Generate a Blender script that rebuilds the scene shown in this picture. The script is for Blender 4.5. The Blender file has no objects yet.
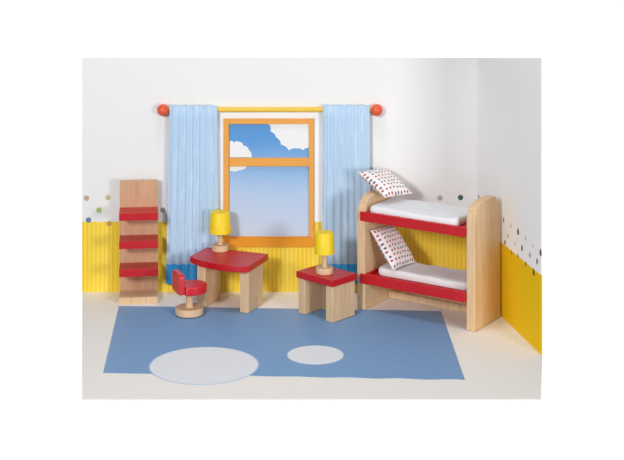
import bpy, bmesh, math, random
from mathutils import Vector, Matrix
random.seed(4)
S = bpy.context.scene
C = S.collection
R = math.radians

# ------------------------------------------------------------ materials
def lin(c):
    return tuple(((v/255)/12.92 if v/255 <= .04045 else ((v/255+.055)/1.055)**2.4) for v in c) + (1,)

def base_mat(name, col, rough=.6, spec=.3):
    m = bpy.data.materials.new(name); m.use_nodes = True
    b = m.node_tree.nodes['Principled BSDF']
    b.inputs['Base Color'].default_value = lin(col)
    b.inputs['Roughness'].default_value = rough
    b.inputs['Specular IOR Level'].default_value = spec
    return m, m.node_tree, b

def node(nt, t, **kw):
    n = nt.nodes.new(t)
    for k, v in kw.items(): setattr(n, k, v)
    return n

def mathn(nt, op, a, b=None, c=None):
    n = node(nt, 'ShaderNodeMath', operation=op)
    for i, v in enumerate((a, b, c)):
        if v is None: continue
        if isinstance(v, (int, float)): n.inputs[i].default_value = v
        else: nt.links.new(v, n.inputs[i])
    return n.outputs[0]

def mixc(nt, fac, a, b):
    n = node(nt, 'ShaderNodeMix', data_type='RGBA')
    for sock, v in ((n.inputs[0], fac), (n.inputs[6], a), (n.inputs[7], b)):
        if isinstance(v, (int, float)): sock.default_value = v
        elif isinstance(v, tuple): sock.default_value = v
        else: nt.links.new(v, sock)
    return n.outputs[2]

def coords(nt, scale=(1, 1, 1), space='Object'):
    tc = node(nt, 'ShaderNodeTexCoord'); mp = node(nt, 'ShaderNodeMapping')
    mp.inputs['Scale'].default_value = scale
    nt.links.new(tc.outputs[space], mp.inputs[0])
    return mp.outputs[0]

def noise(nt, vec, scale, detail=3):
    n = node(nt, 'ShaderNodeTexNoise'); n.inputs['Scale'].default_value = scale
    n.inputs['Detail'].default_value = detail
    nt.links.new(vec, n.inputs['Vector']); return n.outputs[0]

def ramp(nt, fac, stops):
    n = node(nt, 'ShaderNodeValToRGB'); cr = n.color_ramp
    cr.elements[0].position, cr.elements[0].color = stops[0]
    cr.elements[1].position, cr.elements[1].color = stops[-1]
    for p, c in stops[1:-1]:
        e = cr.elements.new(p); e.color = c
    nt.links.new(fac, n.inputs[0]); return n.outputs[0]

def bump(nt, b, h, dist, strength=.4):
    n = node(nt, 'ShaderNodeBump'); n.inputs['Distance'].default_value = dist
    n.inputs['Strength'].default_value = strength
    nt.links.new(h, n.inputs['Height']); nt.links.new(n.outputs[0], b.inputs['Normal'])

def speckled(name, a, c, scale=12, rough=.6, spec=.3, bscale=60, bd=.001):
    m, nt, b = base_mat(name, a, rough, spec)
    v = coords(nt)
    nt.links.new(mixc(nt, noise(nt, v, scale), lin(a), lin(c)), b.inputs['Base Color'])
    bump(nt, b, noise(nt, v, bscale), bd)
    return m

def wood_mat(name, light, dark):
    m, nt, b = base_mat(name, light, .55, .3)
    v = coords(nt, (22, 22, 1.6))
    n1 = noise(nt, v, 1.6, 5)
    v2 = coords(nt, (90, 90, 4)); n2 = noise(nt, v2, 1.2, 2)
    f = mathn(nt, 'MULTIPLY_ADD', n2, .35, mathn(nt, 'MULTIPLY', n1, .65))
    nt.links.new(ramp(nt, f, [(.3, lin(dark)), (.62, lin(light))]), b.inputs['Base Color'])
    bump(nt, b, n2, .001)
    return m

def paint(name, a, c, rough=.35):
    return speckled(name, a, c, 9, rough, .6, 45, .0008)

M = {}
M['wood'] = wood_mat('birch_wood', (231, 199, 160), (212, 175, 132))
M['wood_mid'] = wood_mat('beech_wood', (214, 172, 138), (194, 150, 114))
M['red'] = paint('red_paint', (206, 18, 30), (190, 14, 28))
M['red2'] = paint('chair_red_paint', (224, 30, 40), (206, 22, 34))
M['yel'] = paint('yellow_shade_paint', (252, 220, 10), (246, 208, 6), .5)
M['finial'] = paint('orange_red_paint', (238, 96, 56), (226, 76, 46), .3)
M['rod'] = speckled('yellow_rod_paint', (246, 208, 92), (240, 196, 74), 8, .5)
M['orange'] = speckled('orange_frame_paint', (240, 172, 84), (236, 164, 76), 7, .6)
M['orange2'] = speckled('orange_sill_paint', (230, 146, 34), (240, 160, 46), 7, .6)
M['white'] = speckled('white_card', (254, 254, 254), (252, 252, 252), 3, .7)
M['cloud'] = speckled('cloud_white', (246, 246, 246), (240, 241, 243), 6, .7)
M['cloth'] = speckled('white_cotton', (243, 243, 245), (236, 236, 240), 20, .9, .1, 130, .003)

def wall_mat(name, yellow, yellow2, amp, white=(239, 242)):
    m, nt, b = base_mat(name, (243, 243, 243), .75, .2)
    v = coords(nt); sep = node(nt, 'ShaderNodeSeparateXYZ'); nt.links.new(v, sep.inputs[0])
    x, z = sep.outputs[0], sep.outputs[2]
    # printed wainscot: thin vertical pinstripes under a slightly wavy edge
    s = mathn(nt, 'SINE', mathn(nt, 'MULTIPLY', x, 2*math.pi/.043))
    s2 = mathn(nt, 'SINE', mathn(nt, 'MULTIPLY', x, 2*math.pi/.31))
    s = mathn(nt, 'MULTIPLY_ADD', s, .5*amp, mathn(nt, 'MULTIPLY_ADD', s2, .15*amp, .5))
    ycol = mixc(nt, s, lin(yellow), lin(yellow2))
    edge = mathn(nt, 'MULTIPLY_ADD', mathn(nt, 'SINE', mathn(nt, 'MULTIPLY', x, 60)), .003, .702)
    fac = mathn(nt, 'LESS_THAN', z, edge)
    wcol = mixc(nt, noise(nt, v, 1.4), lin((white[0],)*3), lin((white[1],)*3))
    nt.links.new(mixc(nt, fac, wcol, ycol), b.inputs['Base Color'])
    return m
M['wall_b'] = wall_mat('printed_back_wall', (249, 207, 44), (254, 228, 100), 1)
M['wall_r'] = wall_mat('printed_side_wall', (236, 192, 10), (239, 196, 16), .5, (244, 246))  # same yellow print, set deeper: this wall's shade is put into the colour

def floor_mat():
    m, nt, b = base_mat('cream_floor', (249, 245, 239), .6, .25)
    v = coords(nt)
    nt.links.new(mixc(nt, noise(nt, v, 1.1), lin((250, 246, 239)), lin((247, 244, 241))), b.inputs['Base Color'])
    bump(nt, b, noise(nt, v, 40), .001)
    return m
M['floor'] = floor_mat()

def rug_mat():
    m, nt, b = base_mat('blue_rug', (120, 162, 210), .45, .35)
    v = coords(nt, (1, 1, 1)); w = node(nt, 'ShaderNodeTexWave', wave_type='BANDS', bands_direction='Y')
    w.inputs['Scale'].default_value = 7; w.inputs['Distortion'].default_value = 5
    w.inputs['Detail'].default_value = 2; w.inputs['Detail Scale'].default_value = 1.2
    nt.links.new(v, w.inputs['Vector'])
    n = noise(nt, coords(nt, (3, 30, 1)), 1.5, 3)
    f = mathn(nt, 'MULTIPLY_ADD', w.outputs['Fac'], .5, mathn(nt, 'MULTIPLY', n, .6))
    nt.links.new(ramp(nt, f, [(.1, lin((110, 154, 204))), (.9, lin((132, 174, 218)))]), b.inputs['Base Color'])
    bump(nt, b, w.outputs['Fac'], .003, .3)
    return m
M['rug'] = rug_mat()
M['rugw'] = speckled('rug_white', (240, 243, 247), (234, 237, 243), 5, .6)
M['rugedge'] = speckled('rug_pale_blue', (186, 208, 232), (176, 200, 228), 5, .6)

def curtain_mat(name, a, c, streak):
    m, nt, b = base_mat(name, a, .85, .1)
    v = coords(nt, (1, 1, .05))
    n = noise(nt, v, 12, 2)
    col = mixc(nt, n, lin(a), lin(c))
    w = node(nt, 'ShaderNodeTexNoise'); w.inputs['Scale'].default_value = 34; w.inputs['Detail'].default_value = 0
    nt.links.new(coords(nt, (1, 1, .12)), w.inputs['Vector'])
    k = ramp(nt, w.outputs[0], [(.60, (0, 0, 0, 1)), (.68, (1, 1, 1, 1))])
    nt.links.new(mixc(nt, mathn(nt, 'MULTIPLY', k, .4), col, lin(streak)), b.inputs['Base Color'])
    return m
M['curtain'] = curtain_mat('light_blue_curtain', (194, 219, 242), (184, 211, 237), (210, 231, 250))
M['hem'] = curtain_mat('deep_blue_hem', (62, 148, 206), (46, 132, 194), (84, 164, 216))

def sky_art():
    m, nt, b = base_mat('printed_sky_art', (150, 190, 230), .7, .2)
    v = coords(nt); sep = node(nt, 'ShaderNodeSeparateXYZ'); nt.links.new(v, sep.inputs[0])
    n = noise(nt, v, 3)
    f = mathn(nt, 'ADD', sep.outputs[2], mathn(nt, 'MULTIPLY', mathn(nt, 'SUBTRACT', n, .5), .12))
    # the printed picture runs from deep to pale blue, like the drawing in the photo
    nt.links.new(ramp(nt, f, [(0, lin((208, 220, 238))), (.45, lin((184, 208, 238))), (.74, lin((138, 184, 230))), (.99, lin((98, 158, 218)))]), b.inputs['Base Color'])
    return m
M['sky'] = sky_art()

def dots_mat(bg):
    m, nt, b = base_mat('dotted_cotton', bg, .9, .1)
    v = coords(nt, (1, 1, 0))
    vo = node(nt, 'ShaderNodeTexVoronoi', voronoi_dimensions='2D'); vo.inputs['Scale'].default_value = 22
    vo.inputs['Randomness'].default_value = .22
    nt.links.new(v, vo.inputs['Vector'])
    f = mathn(nt, 'LESS_THAN', vo.outputs['Distance'], .24)
    sc = node(nt, 'ShaderNodeSeparateColor'); nt.links.new(vo.outputs['Color'], sc.inputs[0])
    dc = mixc(nt, mathn(nt, 'GREATER_THAN', sc.outputs[0], .45), lin((186, 76, 90)), lin((112, 96, 134)))
    nt.links.new(mixc(nt, f, lin(bg), dc), b.inputs['Base Color'])
    bump(nt, b, noise(nt, coords(nt), 14), .01, .3)
    return m
M['dots'] = dots_mat((248, 242, 240))

DOT = {}
def dot_mat(c):
    if c not in DOT:
        DOT[c] = speckled('printed_dot', c, tuple(max(0, v-8) for v in c), 20, .7)
    return DOT[c]

# ------------------------------------------------------------ helpers
def box(bm, x0, x1, y0, y1, z0, z1, mi=0):
    vs = [bm.verts.new((x, y, z)) for z in (z0, z1) for y in (y0, y1) for x in (x0, x1)]
    for f in ((0, 2, 3, 1), (4, 5, 7, 6), (0, 1, 5, 4), (2, 6, 7, 3), (0, 4, 6, 2), (1, 3, 7, 5)):
        fc = bm.faces.new([vs[i] for i in f]); fc.material_index = mi

def prism(bm, pts, a0, a1, axis='z', mi=0):
    """extrude a 2-D outline between a0 and a1 along an axis"""
    def p3(p, a):
        return {'z': (p[0], p[1], a), 'x': (a, p[0], p[1]), 'y': (p[0], a, p[1])}[axis]
    lo = [bm.verts.new(p3(p, a0)) for p in pts]; hi = [bm.verts.new(p3(p, a1)) for p in pts]
    n = len(pts); fs = [bm.faces.new(lo[::-1]), bm.faces.new(hi)]
    for i in range(n):
        fs.append(bm.faces.new((lo[i], lo[(i+1) % n], hi[(i+1) % n], hi[i])))
    for f in fs: f.material_index = mi

def lathe(bm, prof, cx=0, cy=0, seg=48):
    rings = [[bm.verts.new((cx+r*math.cos(2*math.pi*k/seg), cy+r*math.sin(2*math.pi*k/seg), z)) for k in range(seg)] for r, z in prof]
    for a, b in zip(rings, rings[1:]):
        for k in range(seg):
            bm.faces.new((a[k], a[(k+1) % seg], b[(k+1) % seg], b[k]))
    bm.faces.new(rings[0][::-1]); bm.faces.new(rings[-1])

def obj(name, bm, mats, parent=None, bevel=0, smooth=True, seg=3):
    bmesh.ops.recalc_face_normals(bm, faces=bm.faces)
    me = bpy.data.meshes.new(name); bm.to_mesh(me); bm.free()
    o = bpy.data.objects.new(name, me); C.objects.link(o)
    for m in (mats if isinstance(mats, (list, tuple)) else [mats]): me.materials.append(m)
    if smooth:
        for p in me.polygons: p.use_smooth = True
    if bevel:
        md = o.modifiers.new('bevel', 'BEVEL'); md.width = bevel; md.segments = seg
        md.limit_method = 'ANGLE'; md.angle_limit = R(40); md.harden_normals = True
    elif smooth:
        try: me.set_sharp_from_angle(angle=R(40))
        except Exception: pass
    if parent: o.parent = parent
    return o

def tag(o, label, cat, group=None):
    o['label'] = label; o['category'] = cat
    if group: o['group'] = group
    return o

def thing(name, label, cat, loc, rz=0, group=None):
    o = bpy.data.objects.new(name, None); C.objects.link(o)
    o.empty_display_size = .1; o.location = loc; o.rotation_euler = (0, 0, R(rz))
    return tag(o, label, cat, group)

def struct(o): o['kind'] = 'structure'; return o
NB = bmesh.new

# ------------------------------------------------------------ the open play room
CX = 1.645                                   # room corner
RW = (2.013, -1.866)                         # front end of the angled right wall
bm = NB()
prism(bm, [(-2.30, .012), (CX+.012, .012), (RW[0]+.012, RW[1]), (1.856, -2.922), (-1.864, -2.922)], -.012, 0)
struct(obj('floor', bm, M['floor'], smooth=False))

def disc_on_back(bm, x, z, r, mi, n=20):
    prism(bm, [(x+r*math.cos(2*math.pi*k/n), z+r*math.sin(2*math.pi*k/n)) for k in range(n)], -.0015, .0, 'y', mi)

bm = NB()
box(bm, -2.30, CX+.012, 0, .012, 0, 2.34)
back_dots = [(-2.255, .938, (198, 176, 140)), (-2.04, .945, (206, 200, 140)), (-2.13, .82, (178, 200, 110)),
             (-2.235, .72, (110, 140, 172)), (-2.03, .685, (206, 164, 84)), (-1.49, .82, (160, 160, 160)),
             (1.28, .94, (190, 176, 180)), (1.485, .945, (74, 98, 104))]
wm = [M['wall_b']]
for x, z, c in back_dots:
    wm.append(dot_mat(c)); disc_on_back(bm, x, z, .027, len(wm)-1)
struct(obj('wall_back', bm, wm, smooth=False))

# right wall in its own frame: local x runs along the wall from the corner to the front
L = math.hypot(RW[0]-CX, RW[1]); ang = math.atan2(RW[1], RW[0]-CX)
bm = NB()
prism(bm, [(0, 0), (L, 0), (L, 2.61), (0, 2.34)], 0, .012, 'y')
# printed drops: distance along the wall, height, size, colour
wm = [M['wall_r']]
for d, z, s, c in [(0.86, 0.933, 1.1, (150, 136, 126)),
    (1.08, 0.934, 0.9, (196, 192, 168)),
    (1.28, 0.928, 1.5, (92, 86, 96)),
    (0.99, 0.814, 1, (190, 170, 136)),
    (1.49, 0.923, 0.9, (190, 188, 182)),
    (0.9, 0.731, 1.2, (150, 116, 92)),
    (1.2, 0.8, 0.9, (206, 192, 184)),
    (1.39, 0.806, 1.4, (112, 106, 114)),
    (1.69, 0.908, 0.9, (216, 200, 200)),
    (1.61, 0.802, 1.2, (160, 156, 144)),
    (1.89, 0.9, 1.5, (92, 84, 96)),
    (1.8, 0.798, 1.3, (122, 118, 118)),
    (1.1, 0.685, 1, (166, 132, 50)),
    (1.28, 0.704, 1, (150, 140, 66)),
    (1.5, 0.692, 1.1, (142, 116, 52)),
    (1.71, 0.675, 1.5, (120, 64, 46)),
    (0.08, 0.969, 1.1, (128, 128, 120))]:
    wm.append(dot_mat(c)); pts = []
    for k in range(16):
        a = 2*math.pi*k/16; r = .014*s
        pts.append((d+r*math.cos(a)*1.15*(1-.35*math.sin(a)), z+r*1.5*math.sin(a)))
    prism(bm, pts, -.0015, 0, 'y', len(wm)-1)
o = struct(obj('wall_right', bm, wm, smooth=False)); o.location = (CX, 0, 0); o.rotation_euler = (0, 0, ang)
# wall thickness lies behind the face that looks into the room
# (local +y points out of the room for this heading)

# ------------------------------------------------------------ rug with its two white circles
bm = NB()
pts = [(-1.873, -.458), (1.239, -.615)]
n = 40
for k in range(n+1):
    t = k/n; x = 1.283+(-1.775-1.283)*t
    pts.append((x, -2.487+.168*t+.012*math.sin(t*44)*(1-t)))
prism(bm, pts, .0003, .0012, 'z', 0)
def circ(x, y, r, n=64): return [(x+r*math.cos(2*math.pi*k/n), y+r*math.sin(2*math.pi*k/n)) for k in range(n)]
prism(bm, circ(-.93, -2.13, .475), .0003, .0016, 'z', 2)
prism(bm, circ(-.93, -2.13, .462), .0003, .0020, 'z', 1)
prism(bm, circ(.03, -1.866, .252), .0003, .0016, 'z', 2)
prism(bm, circ(.03, -1.866, .244), .0003, .0020, 'z', 1)
tag(obj('rug', bm, [M['rug'], M['rugw'], M['rugedge']], smooth=False),
    'flat blue play rug with a big and a small white circle on the cream floor', 'rug')

# ------------------------------------------------------------ window with its printed sky
wx0, wx1, wz0, wz1 = -.88, .02, .47, 1.735
gx0, gx1 = -.824, -.03
def rect_frame(bm, x0, x1, z0, z1, t, y0, y1):
    box(bm, x0, x0+t, y0, y1, z0, z1); box(bm, x1-t, x1, y0, y1, z0, z1)
    box(bm, x0+t, x1-t, y0, y1, z1-t, z1); box(bm, x0+t, x1-t, y0, y1, z0, z0+t)
bm = NB(); rect_frame(bm, wx0, wx1, wz0, wz1, .051, -.028, -.0005)
box(bm, gx0-.002, gx1+.002, -.024, -.0005, 1.26, 1.345)
win = obj('window_1', bm, M['orange'], bevel=.004)
struct(win)
bm = NB(); box(bm, wx0-.004, wx1+.004, -.04, -.0285, wz0-.010, wz0+.084); box(bm, wx0+.03, wx1-.03, -.044, -.0285, wz0+.084, wz0+.094)
obj('window_sill', bm, M['orange2'], win, .003)
bm = NB(); box(bm, gx0-.002, gx1+.002, -.004, -.001, wz0+.05, wz1-.05)
sky = obj('window_pane', bm, M['sky'], win, smooth=False)
me = sky.data
for v in me.vertices: v.co.z = (v.co.z-.53)      # picture's own frame: 0 at its lower edge
sky.location = (0, 0, .53)
def scallop(edge, bumps, amp):
    """outline points with small lobes along an edge polyline"""
    out = []
    for (a, b) in zip(edge, edge[1:]):
        a, b = Vector(a), Vector(b); d = b-a; nrm = Vector((d.y, -d.x)).normalized()
        k = max(1, int(d.length/bumps))
        for i in range(k*8):
            t = i/(k*8)
            p = a+d*t+nrm*amp*abs(math.sin(t*k*math.pi)); out.append((p.x, p.y))
    out.append(tuple(edge[-1])); return out
def P(x, y): return ((x-312)*.01, (292-y)*.01)
def cloud(edge, close):
    bm = NB(); prism(bm, [P(*p) for p in close]+scallop([P(*p) for p in edge], .09, .012), -.0065, -.0042, 'y')
    obj('cloud', bm, M['cloud'], win, smooth=False)
cloud([(309, 148), (303, 150.5), (297, 148.5), (289, 150.5), (281, 144.5), (276, 137), (270.5, 131.5), (268.5, 123.6)], [(309, 123.6)])
cloud([(251.5, 157), (249, 150), (243.5, 145.5), (238.5, 141.5), (234, 143), (229.8, 141)], [(229.8, 157)])
cloud([(229.8, 170.5), (240, 170), (247, 166)][::1], [(229.8, 166)])
bm = NB()
prism(bm, [P(217, 222), P(217, 111.5), P(323, 111.5), P(323, 222), P(314.5, 222), P(314.5, 118), P(223.5, 118), P(223.5, 222)], -.003, -.0004, 'y')
struct(obj('trim_1', bm, M['white'], smooth=False))

# ------------------------------------------------------------ curtain rod and curtains
rod = thing('curtain_rod', 'yellow curtain rod with red ball ends above the window', 'curtain rod', (-.42, -.031, 1.83))
bm = NB(); seg = 24; prism(bm, [(.0255*math.cos(2*math.pi*k/seg), .0255*math.sin(2*math.pi*k/seg)) for k in range(seg)], -1.02, 1.02, 'x')
obj('pole', bm, M['rod'], rod)
for s in (-1, 1):
    bm = NB(); bmesh.ops.create_uvsphere(bm, u_segments=32, v_segments=20, radius=.060, matrix=Matrix.Translation((1.064*s, -.031, 0)))
    obj('finial', bm, M['finial'], rod)
    bm = NB(); box(bm, .99*s-.012, .99*s+.012, .018, .0305, -.02, .02)
    obj('wall_bracket', bm, M['rod'], rod, .003)

def curtain_mesh(x0t, x1t, x0b, x1b, z0, z1, ztop_scallop, yc, ph, full0, full1, nf=7):
    """folded cloth sheet; full0/full1 are the whole curtain's height range"""
    bm = NB(); nx, nz = 140, 14; g = []
    for j in range(nz+1):
        row = []
        for i in range(nx+1):
            u = i/nx; z = z0+(z1-z0)*j/nz
            if j == nz and ztop_scallop: z += .014*abs(math.sin(u*math.pi*4+.3))
            t = (z-full0)/(full1-full0)
            x = (x0b+(x0t-x0b)*t)*(1-u)+(x1b+(x1t-x1b)*t)*u
            y = yc+(.0065+.0025*math.sin(3*u+ph))*math.sin(2*math.pi*nf*u+ph+.5*math.sin(u*9+t))+.0015*math.sin(2*math.pi*3*nf*u)
            row.append(bm.verts.new((x, y, z)))
        g.append(row)
    for j in range(nz):
        for i in range(nx): bm.faces.new((g[j][i], g[j][i+1], g[j+1][i+1], g[j+1][i]))
    return bm
for side, (a, b, c, d), ph, lab in (
        ('l', (-1.415, -.945, -1.455, -.93), .4, 'light blue pleated curtain hanging left of the window, behind the desk and chair'),
        ('r', (.108, .575, .10, .58), 1.7, 'light blue pleated curtain hanging right of the window, behind the bunk bed')):
    cu = obj('curtain', curtain_mesh(a, b, c, d, .30, 1.875, True, -.076, ph, .10, 1.875), M['curtain'])
    md = cu.modifiers.new('s', 'SOLIDIFY'); md.thickness = .004
    tag(cu, lab, 'curtain', 'curtains beside the window')
    h = obj('hem', curtain_mesh(a, b, c, d, .10, .30, False, -.076, ph, .10, 1.875), M['hem'], cu)
    md = h.modifiers.new('s', 'SOLIDIFY'); md.thickness = .004
    h['label'] = 'deeper blue hem band'

# ------------------------------------------------------------ shelf unit
sh = thing('shelf_unit', 'narrow wooden shelf unit with three red shelves against the yellow wall', 'shelf', (-1.715, -.145, 0), 6)
bm = NB(); box(bm, -.188, .188, 0, .03, 0, 1.15); obj('back_board', bm, M['wood_mid'], sh, .004)
for z in (.885, .61, .337):
    bm = NB(); box(bm, -.19, .19, -.25, -.0005, z-.072, z); obj('shelf', bm, M['red'], sh, .005)
bm = NB(); box(bm, -.190, .190, -.25, -.0005, 0, .064); obj('base', bm, M['wood'], sh, .005)

# ------------------------------------------------------------ desk
dk = thing('desk', 'red topped toy desk with bowed front and two wooden panel legs under the window', 'desk', (-.812, -.383, .0025), -23)
bm = NB()
prism(bm, [(-.334, .177), (-.334, -.175), (-.27, -.225), (-.18, -.268), (-.07, -.298), (.05, -.318), (.17, -.325), (.27, -.312), (.345, -.262), (.335, .20)], .408, .470)
obj('desk_top', bm, M['red'], dk, .008)
for x0, x1, y0, y1 in ((.222, .315, -.215, .115), (-.245, -.152, -.20, .13)):
    bm = NB(); box(bm, x0, x1, y0, y1, 0, .4075); lg = obj('leg', bm, M['wood'], dk, .008)
    if x0 > 0:
        bm = NB(); lathe(bm, [(.013, 0), (.013, .003)], seg=16); dw = obj('dowel', bm, M['wood_mid'], lg)
        dw.location = (x1+.0003, -.03, .10); dw.rotation_euler = (0, R(90), 0)

# ------------------------------------------------------------ side table
tb = thing('side_table', 'small square red topped wooden table between the desk and the bunk bed', 'table', (.137, -.72, .0025), -43.5)
bm = NB(); box(bm, -.238, .238, -.172, .172, .337, .40); obj('table_top', bm, M['red'], tb, .008)
for x0, x1 in ((.137, .225), (-.222, -.134)):
    bm = NB(); box(bm, x0, x1, -.158, .16, 0, .3365); obj('leg', bm, M['wood'], tb, .008)

# ------------------------------------------------------------ lamps
def make_lamp(label, loc, rb, rt, z0, z1):
    t = thing('table_lamp', label, 'lamp', loc, 0, 'yellow table lamps')
    bm = NB(); lathe(bm, [(.078, 0), (.082, .004), (.082, .056), (.078, .061)]); obj('base', bm, M['wood'], t)
    bm = NB(); lathe(bm, [(.032, .0612), (.023, .09), (.022, z0+.05), (.022, z1-.03)], seg=32); obj('stem', bm, M['wood'], t)
    bm = NB(); s = 48                                     # hollow shade: outer wall, inner wall, closed crown
    prof = [(rb, z0), (rt, z1-.008), (rt-.006, z1), (.006, z1), (.006, z1-.01), (rt-.012, z1-.012), (rb-.010, z0)]
    rings = [[bm.verts.new((r*math.cos(2*math.pi*k/s), r*math.sin(2*math.pi*k/s), z)) for k in range(s)] for r, z in prof]
    for a, b in zip(rings, rings[1:]+rings[:1]):
        for k in range(s): bm.faces.new((a[k], a[(k+1) % s], b[(k+1) % s], b[k]))
    obj('lamp_shade', bm, M['yel'], t)
    return t
make_lamp('yellow shaded wooden lamp standing on the red desk', (-.905, -.215, .4735), .110, .092, .178, .385)
make_lamp('yellow shaded wooden lamp standing on the small side table', (.119, -.752, .4035), .096, .084, .192, .392)

# ------------------------------------------------------------ swivel chair
ch = thing('toy_chair', 'little red round seat chair on a wooden disc foot beside the desk', 'chair', (-1.168, -.73, .0025), 21)
bm = NB(); lathe(bm, [(.128, .0062), (.134, .011), (.134, .068), (.130, .073)]); obj('foot', bm, M['wood'], ch)
bm = NB(); lathe(bm, [(.044, .0735), (.036, .09), (.032, .13), (.031, .165), (.034, .2115)], seg=32); obj('stem', bm, M['wood'], ch)
bm = NB(); pts = []
a0 = math.acos(-.098/.150)
for k in range(49):
    a = -a0+2*a0*k/48; pts.append((.02+.150*math.cos(a), .142*math.sin(a)))
prism(bm, pts, .212, .292); obj('seat', bm, M['red2'], ch, .014)
bm = NB(); pts = [(-.118, .225), (.118, .225), (.118, .38)]
for k in range(9):
    a = math.pi/2*k/8; pts.append((.118-.035*(1-math.cos(a)), .38+.035*math.sin(a)))
for k in range(9):
    a = math.pi/2*(1-k/8); pts.append((-.118+.035*(1-math.cos(a)), .38+.035*math.sin(a)))
pts.append((-.118, .38)); pts = [p for i, p in enumerate(pts) if p != pts[i-1]]
prism(bm, pts, -.137, -.0785, 'x'); obj('backrest', bm, M['red2'], ch, .008)

# ------------------------------------------------------------ bunk bed
BX, BY, BR = 1.106, -.69, -33.2
bed = thing('bunk_bed', 'wooden bunk bed with two red bunks and tall rounded end panels', 'bed', (BX, BY, .0025), BR)
def end_panel(x0, x1, h, r):
    pts = [(-.26, 0), (.275, 0)]
    for s, rng in ((1, range(13)), (-1, range(12, -1, -1))):
        for k in rng:
            a = math.pi/2*k/12; pts.append((s*((.275 if s > 0 else .26)-r+r*math.cos(a)), h-r+r*math.sin(a)))
    bm = NB(); prism(bm, pts, x0, x1, 'x'); return obj('end_panel', bm, M['wood'], bed, .010)
end_panel(-.635, -.547, 1.09, .19); end_panel(.547, .635, 1.175, .17)
for zb, zt in ((.862, .951), (.262, .355)):
    bm = NB(); fz = zt-.027
    box(bm, -.545, .545, -.245, .25, zb+.02, fz)                      # bed board
    box(bm, -.545, .545, .2505, .27, zb, zt)
    box(bm, -.545, -.525, -.245, .25, fz, zt); box(bm, .525, .545, -.245, .25, fz, zt)
    bk = obj('bunk', bm, M['red'], bed, .004)
    bm = NB(); box(bm, -.588, .543, -.285, -.262, zb, zt); box(bm, -.545, .543, -.262, -.2455, zb, zt)
    obj('front_rail', bm, M['red'], bk, .006)
    for sx in (-1, 1):
        bm = NB(); prism(bm, [(sx*.546, zb-.05), (sx*.546, zb-.001), (sx*.49, zb-.001)], -.22, .2, 'y')
        box(bm, min(sx*.546, sx*.49), max(sx*.546, sx*.49), -.22, .2, zb, zb+.0195)
        obj('support_cleat', bm, M['wood'], bk, .003)
    if zb < .5:
        bm = NB(); lathe(bm, [(.014, 0), (.012, .004)], seg=16); d = obj('dowel', bm, M['red2'], bk)
        d.location = (.455, -.285, .30); d.rotation_euler = (R(90), 0, 0)
bm = NB(); box(bm, -.546, .546, .19, .22, .012, .078); obj('stretcher', bm, M['wood'], bed, .005)

Mb = Matrix.Translation((BX, BY, .0025)) @ Matrix.Rotation(R(BR), 4, 'Z')
def cushion(name, lx, ly, t, mat, exp=.42, corner=.0, sub=40, wob=.0, seed=0):
    """soft rectangular pad: thick in the middle, thin seam around the edge; corner stretches the tips"""
    rnd = random.Random(seed); ph = [rnd.uniform(0, 6) for _ in range(6)]
    bm = NB(); n = sub; G = {}
    for s in (1, -1):
        for i in range(n+1):
            for j in range(n+1):
                if s < 0 and (i in (0, n) or j in (0, n)): G[s, i, j] = G[1, i, j]; continue
                u, v = -1+2*i/n, -1+2*j/n
                e = max(0., (1-u**4)*(1-v**4))**exp
                k = 1-corner*((1-u*u)+(1-v*v))*.5*(abs(u)**3+abs(v)**3)/2
                z = s*t/2*e+wob*(math.sin(2.3*u+ph[0])*math.cos(2.1*v+ph[1])+.4*math.sin(5*u+4*v+ph[2]))
                G[s, i, j] = bm.verts.new((u*lx/2*k, v*ly/2*k, z))
    for s in (1, -1):
        for i in range(n):
            for j in range(n):
                bm.faces.new((G[s, i, j], G[s, i+1, j], G[s, i+1, j+1], G[s, i, j+1]))
    return obj(name, bm, mat)

def mattress(name, x0, x1, y0, y1, zb, t, label, seed):
    """thin quilt-like pad with rounded plan corners and soft edges, resting on the board"""
    rnd = random.Random(seed); ph = [rnd.uniform(0, 6) for _ in range(6)]
    lx, ly, r = x1-x0, y1-y0, .06
    out = []
    for (sx, sy, a0) in ((1, 1, 0), (-1, 1, 90), (-1, -1, 180), (1, -1, 270)):
        for k in range(9):
            a = R(a0+90*k/8); out.append((sx*(lx/2-r)+r*math.cos(a), sy*(ly/2-r)+r*math.sin(a)))
    # densify
    pts = []
    for i, p in enumerate(out):
        q = out[(i+1) % len(out)]; d = math.dist(p, q); m = max(1, int(d/.03))
        for k in range(m): pts.append((p[0]+(q[0]-p[0])*k/m, p[1]+(q[1]-p[1])*k/m))
    bm = NB()
    prof = [(.90, 0), (.97, .06), (1.0, .3), (1.0, .55), (.985, .8), (.95, .95), (.88, 1.0), (.6, 1.03), (.3, 1.04)]
    rings = []
    for s, h in prof:
        row = []
        for (x, y) in pts:
            wx = 1-(1-s)*ly/lx if abs(x) > 0 else 1
            xx, yy = x*wx, y*s
            w = (.006*math.sin(7*xx+ph[0])*math.cos(9*yy+ph[1])+.003*math.sin(23*xx+ph[2]+8*yy))*min(1, h*1.2)
            row.append(bm.verts.new((xx, yy, h*t+w)))
        rings.append(row)
    n = len(pts)
    for a, b in zip(rings, rings[1:]):
        for k in range(n): bm.faces.new((a[k], a[(k+1) % n], b[(k+1) % n], b[k]))
    bm.faces.new(rings[0][::-1]); bm.faces.new(rings[-1])
    o = obj(name, bm, M['cloth'])
    o.matrix_world = Mb @ Matrix.Translation(((x0+x1)/2, (y0+y1)/2, zb))
    return tag(o, label, 'mattress', 'white mattresses on the bunk bed')
mattress('mattress', -.525, .432, -.240, .245, .9255, .076, 'thin white mattress on the upper red bunk', 1)
mattress('mattress', -.475, .505, -.165, .225, .3295, .072, 'thin white mattress on the lower red bunk, shaded by the bunk above', 2)

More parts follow.
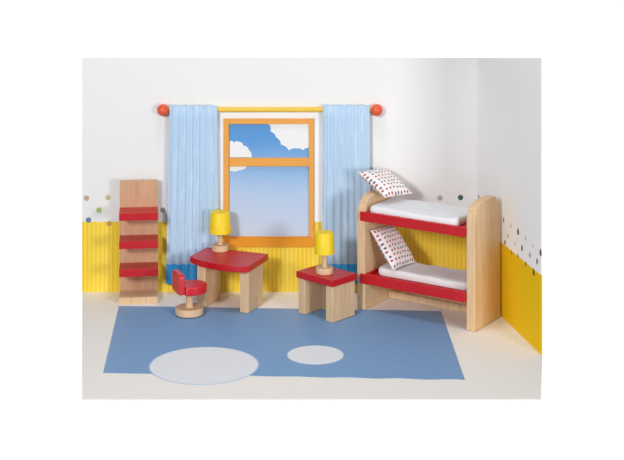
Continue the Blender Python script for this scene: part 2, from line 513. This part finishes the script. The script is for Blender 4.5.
def place_pillow(o, center, slope, spin=0, roll=0):
    o.matrix_world = Mb @ Matrix.Translation(center) @ Matrix.Rotation(R(slope), 4, 'Y') @ Matrix.Rotation(R(roll), 4, 'X') @ Matrix.Rotation(R(spin), 4, 'Z')
p = cushion('pillow', .42, .40, .135, M['dots'], .8, .2, 44, .003, 5)
place_pillow(p, (-.525, .09, 1.165), 27, -12, 2)
tag(p, 'white dotted pillow propped on the end panel of the upper bunk', 'pillow', 'dotted pillows on the bunk bed')
p = cushion('pillow', .44, .41, .13, M['dots'], .8, .2, 44, .003, 9)
place_pillow(p, (-.378, -.01, .585), 50, -4)
tag(p, 'white dotted pillow leaning inside the lower bunk', 'pillow', 'dotted pillows on the bunk bed')

# ------------------------------------------------------------ light, added white surroundings, camera
W = bpy.data.worlds.new('studio'); S.world = W; W.use_nodes = True; nt = W.node_tree
bg = nt.nodes['Background']
tc = node(nt, 'ShaderNodeTexCoord'); sp = node(nt, 'ShaderNodeSeparateXYZ'); nt.links.new(tc.outputs['Generated'], sp.inputs[0])
UP = .20
lo = mathn(nt, 'LESS_THAN', sp.outputs[2], .0)             # added white glow of the world beyond and below the room
bk = mathn(nt, 'GREATER_THAN', sp.outputs[1], .25)
st = mixc(nt, mathn(nt, 'MULTIPLY', lo, bk), (UP, UP, UP*1.02, 1), (1.05, 1.05, 1.05, 1))
nt.links.new(st, bg.inputs['Color']); bg.inputs['Strength'].default_value = 1

def area(name, loc, target, size, power, col=(1, 1, 1)):
    l = bpy.data.lights.new(name, 'AREA'); l.shape = 'SQUARE'; l.size = size; l.energy = power; l.color = col
    o = bpy.data.objects.new(name, l); C.objects.link(o); o.location = loc
    o.rotation_euler = (Vector(target)-Vector(loc)).to_track_quat('-Z', 'Y').to_euler()
area('softbox', (-4.6, -11.5, 5.2), (0, -.3, .9), 1.6, 640)
area('overhead_softbox', (-.6, -2.4, 8.0), (-.1, -1.5, 0), 1.6, 110)
area('side_softbox', (6.5, -11.0, 2.6), (.3, -.5, .9), 2.2, 430)

cam = bpy.data.cameras.new('camera'); co = bpy.data.objects.new('camera', cam); C.objects.link(co)
co.location = (0, -15.4, 4.57); co.rotation_euler = (R(90), 0, 0)
cam.sensor_fit = 'HORIZONTAL'; cam.sensor_width = 36; cam.lens = 1540/624*36; cam.shift_y = -395/624
cam.clip_end = 200
S.camera = co
vs = S.view_settings
vs.view_transform = 'Standard'; vs.look = 'None'; vs.exposure = .14; vs.gamma = 1; vs.use_curve_mapping = False
